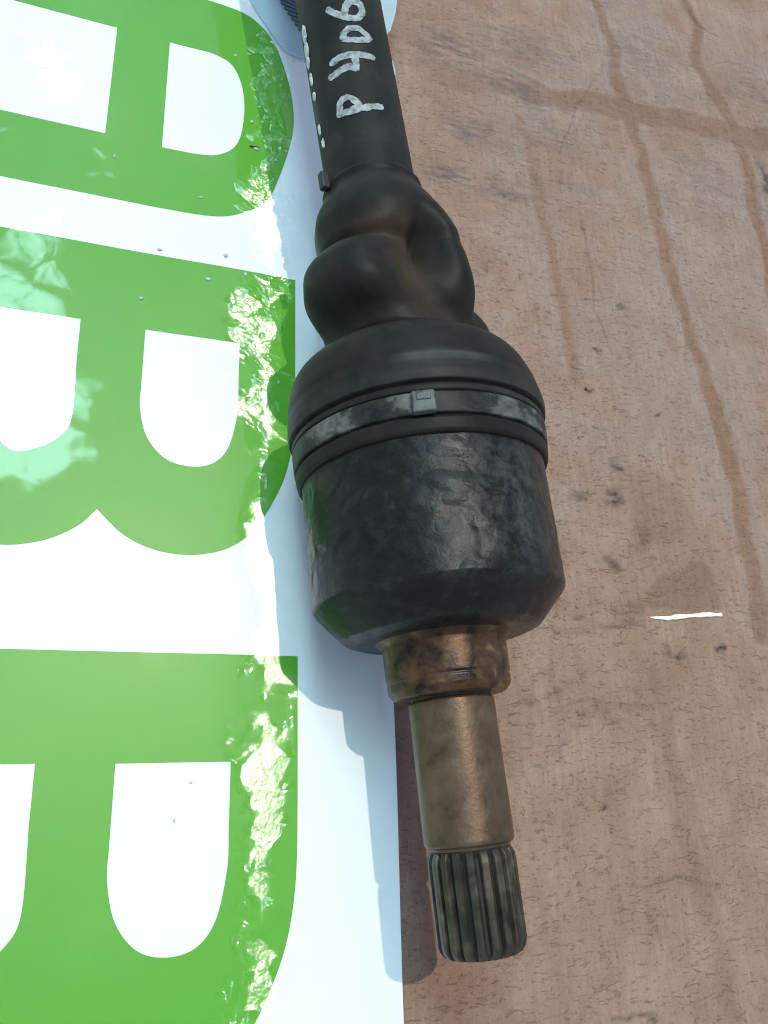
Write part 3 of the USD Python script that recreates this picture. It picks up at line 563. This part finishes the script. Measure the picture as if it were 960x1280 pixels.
def tooth(k_):
    a0 = 2 * math.pi * k_ / NT + 0.05; w0, w1 = 0.80 * math.pi / NT, 0.54 * math.pi / NT
    st = [(-0.1043, 0.0100, 0.0112), (-0.1036, 0.0110, 0.0124), (-0.1022, 0.0114, 0.0134), (-0.1005, 0.0115, 0.0138), (-0.0785, 0.0115, 0.0139), (-0.0768, 0.0116, 0.0138), (-0.0752, 0.0118, 0.0131), (-0.0745, 0.0120, 0.0126)]
    v, f = [], []
    for t, ri, ro in st:
        rm = ri + 0.72 * (ro - ri); wm = w1 + 0.25 * (w0 - w1)
        for a, r in ((a0 - w0, ri), (a0 - wm, rm), (a0 - w1 * 0.75, ro), (a0 + w1 * 0.75, ro), (a0 + wm, rm), (a0 + w0, ri)):
            v.append(P0 + t * D + r * (math.cos(a) * U + math.sin(a) * W))
    n = 6
    for i in range(len(st) - 1):
        for q in range(n): f += [(i * n + q, (i + 1) * n + q, (i + 1) * n + (q + 1) % n), (i * n + q, (i + 1) * n + (q + 1) % n, i * n + (q + 1) % n)]
    for q in range(1, n - 1): f += [(0, q + 1, q) if False else (0, q, q + 1), ((len(st) - 1) * n, (len(st) - 1) * n + q + 1, (len(st) - 1) * n + q)]
    ms = trimesh.Trimesh(v, f, process=False)
    if ms.volume < 0: ms.invert()
    return ms
for k_ in range(NT): obj('spline_tooth', tooth(k_), spline_mat, sp, smooth=25)

# ------------------------------------------------------------------ light glint painted as a pale pin in the board
streak = trimesh.creation.capsule(0.042, 0.0010, count=[12, 12]).subdivide_to_size(0.002)
streak.apply_transform(trimesh.transformations.rotation_matrix(math.pi / 2, (0, 1, 0)))
streak.apply_translation((-0.021 * 0, 0, 0))
v = streak.vertices - streak.bounds.mean(0)
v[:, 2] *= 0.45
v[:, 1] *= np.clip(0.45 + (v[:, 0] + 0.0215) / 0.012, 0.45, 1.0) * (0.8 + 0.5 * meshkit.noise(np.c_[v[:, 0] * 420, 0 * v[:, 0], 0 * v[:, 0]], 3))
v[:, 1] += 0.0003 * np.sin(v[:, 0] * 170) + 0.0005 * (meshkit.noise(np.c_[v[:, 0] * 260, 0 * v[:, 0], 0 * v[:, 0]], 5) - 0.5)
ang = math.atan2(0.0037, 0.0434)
streak.vertices = np.c_[v[:, 0] * math.cos(ang) - v[:, 1] * math.sin(ang) + 0.2602 * GROW, v[:, 0] * math.sin(ang) + v[:, 1] * math.cos(ang) + 0.08055 * GROW, v[:, 2] + 0.0002 - STEP]
o = obj('glint_streak', streak, glint_streak, smooth=True)
tag(o, 'thin pale strip standing in for a light glint on the plywood, right of the joint', 'painted glint')

# ------------------------------------------------------------------ clear plastic bag under the tube
bag = thing('plastic_bag', 'clear plastic bag with a ribbed seal, flattened under the far end of the shaft tube', 'plastic bag')
BAGZ = 0.0046
bag_poly = Polygon(curve([(0.0300, 0.4350), (0.0465, 0.3948), (0.0572, 0.3762), (0.0640, 0.3668)]) + smooth_close([(0.0640, 0.3668), (0.0677, 0.3640), (0.0730, 0.3632), (0.0790, 0.3640)], 5, False) +
                   [(0.0900, 0.3660), (0.1080, 0.3700), (0.1230, 0.3980), (0.1262, 0.4110), (0.1290, 0.4330), (0.128, 0.50), (0.03, 0.50)])
bag_poly = bag_poly.buffer(0)
def bag_z(x, y):
    q = np.stack([x, y, 0 * x], -1)
    return BAGZ + 0.0012 * (meshkit.fbm(q * np.array([60, 35, 1]), 3, 14) - 0.3) + 0.003 * np.clip((x - 0.11) / 0.02, 0, 1)
def follow(poly, z_of, thick, step=0.003):
    v, f = letter_mesh(poly, 0.0, step)
    v = np.array(v); v[:, 2] = z_of(v[:, 0], v[:, 1]); n_ = len(v)
    lowv = v - np.array([0, 0, thick])
    ed = np.sort(np.vstack([f[:, [0, 1]], f[:, [1, 2]], f[:, [2, 0]]]), 1); raw = np.vstack([f[:, [0, 1]], f[:, [1, 2]], f[:, [2, 0]]])
    _, inv, cnt = np.unique(ed, axis=0, return_inverse=True, return_counts=True)
    b_ = raw[cnt[inv.ravel()] == 1]
    sd = np.vstack([np.stack([b_[:, 0], n_ + b_[:, 0], n_ + b_[:, 1]], -1), np.stack([b_[:, 0], n_ + b_[:, 1], b_[:, 1]], -1)])
    return np.vstack([v, lowv]), np.vstack([f, n_ + f[:, ::-1], sd])
obj('film', follow(bag_poly, bag_z, 0.0003), film_mat, bag, smooth=50)
rim = LineString(bag_poly.exterior.coords[:30]).buffer(0.00045)
obj('rim', follow(rim, lambda x, y: bag_z(x, y) + 0.0004, 0.0006, 0.002), film_mat, bag)
for k_ in range(8):
    y_ = 0.3810 + 0.0031 * k_; xl = 0.0735 - 0.62 * (y_ - 0.3810) ; ln = 0.011
    rb = LineString([(xl, y_ + 0.0010), (xl + ln * 0.5, y_ + 0.0002), (xl + ln, y_ - 0.0016)]).buffer(0.00085)
    obj('seal_rib', follow(rb, lambda x, y: bag_z(x, y) + 0.0007, 0.0008, 0.002), rib_mat, bag)
# torn edge of the bag showing along the tube
for i, (t, a, ln, wd) in enumerate(((0.1403, 3.05, 0.0045, 0.0016), (0.1478, 3.12, 0.0060, 0.0014), (0.1632, 3.10, 0.0042, 0.0022), (0.1715, 3.12, 0.0060, 0.0018), (0.1803, 3.14, 0.0060, 0.0026), (0.1856, 3.12, 0.0080, 0.0034), (0.1935, 3.10, 0.0090, 0.0034))):
    q = trimesh.creation.icosphere(2, 1.0); q.apply_scale((wd * 0.6, ln * 0.5, 0.0006))
    q.vertices += (meshkit.fbm(q.vertices * 900 + i, 2, i)[:, None] - 0.5) * 0.0012
    obj('torn_edge', on_shaft(q, t, a, 0.0181, fr2), fray_mat, bag, smooth=40)
q = trimesh.creation.icosphere(2, 1.0); q.apply_scale((0.0008, 0.0040, 0.0004))
obj('torn_edge', on_shaft(q, 0.1735, 0.62, 0.0180, fr2), fray_mat, bag, smooth=40)

# ------------------------------------------------------------------ crumbs on the banner
cr_ = []
for (x, y, s_) in ((0.0524, 0.2974, 0.0012), (0.028, 0.262, 0.0008), (0.050, 0.313, 0.0009), (0.012, 0.2300, 0.0010), (0.033, 0.2190, 0.0010), (0.006, 0.204, 0.0008), (0.0490, 0.2250, 0.0009), (0.062, 0.293, 0.0006), (0.0400, 0.2330, 0.0008), (-0.010, 0.275, 0.0009), (0.0300, 0.0000, 0.0005), (0.035, 0.012, 0.0006), (0.041, 0.353, 0.0009), (0.0668, 0.3000, 0.0007)):
    q = trimesh.creation.icosphere(1, s_); q.apply_scale((rng.uniform(.5, 1.3), rng.uniform(.5, 1.3), 0.4))
    q.apply_translation((x, y, float(banner_z(np.array([x]), np.array([y]))[0]) + 0.0003)); cr_.append(q)
o = obj('grit', trimesh.util.concatenate(cr_), fray_mat, smooth=True); tag(o, 'tiny pale grains of grit scattered on the green letters', 'grit', None, 'stuff')
tw = trimesh.creation.capsule(0.0040, 0.0004, count=[6, 8]); tw.apply_transform(trimesh.transformations.rotation_matrix(math.pi / 2, (0, 1, 0.1)))
tw.apply_translation((0.0535 - 0.002, 0.2978, float(banner_z(np.array([.0535]), np.array([.2978]))[0]) + 0.0006))
o = obj('twig_bit', tw, dark_mat, smooth=True); tag(o, 'tiny dark twig fragment on the topmost green letter', 'twig')
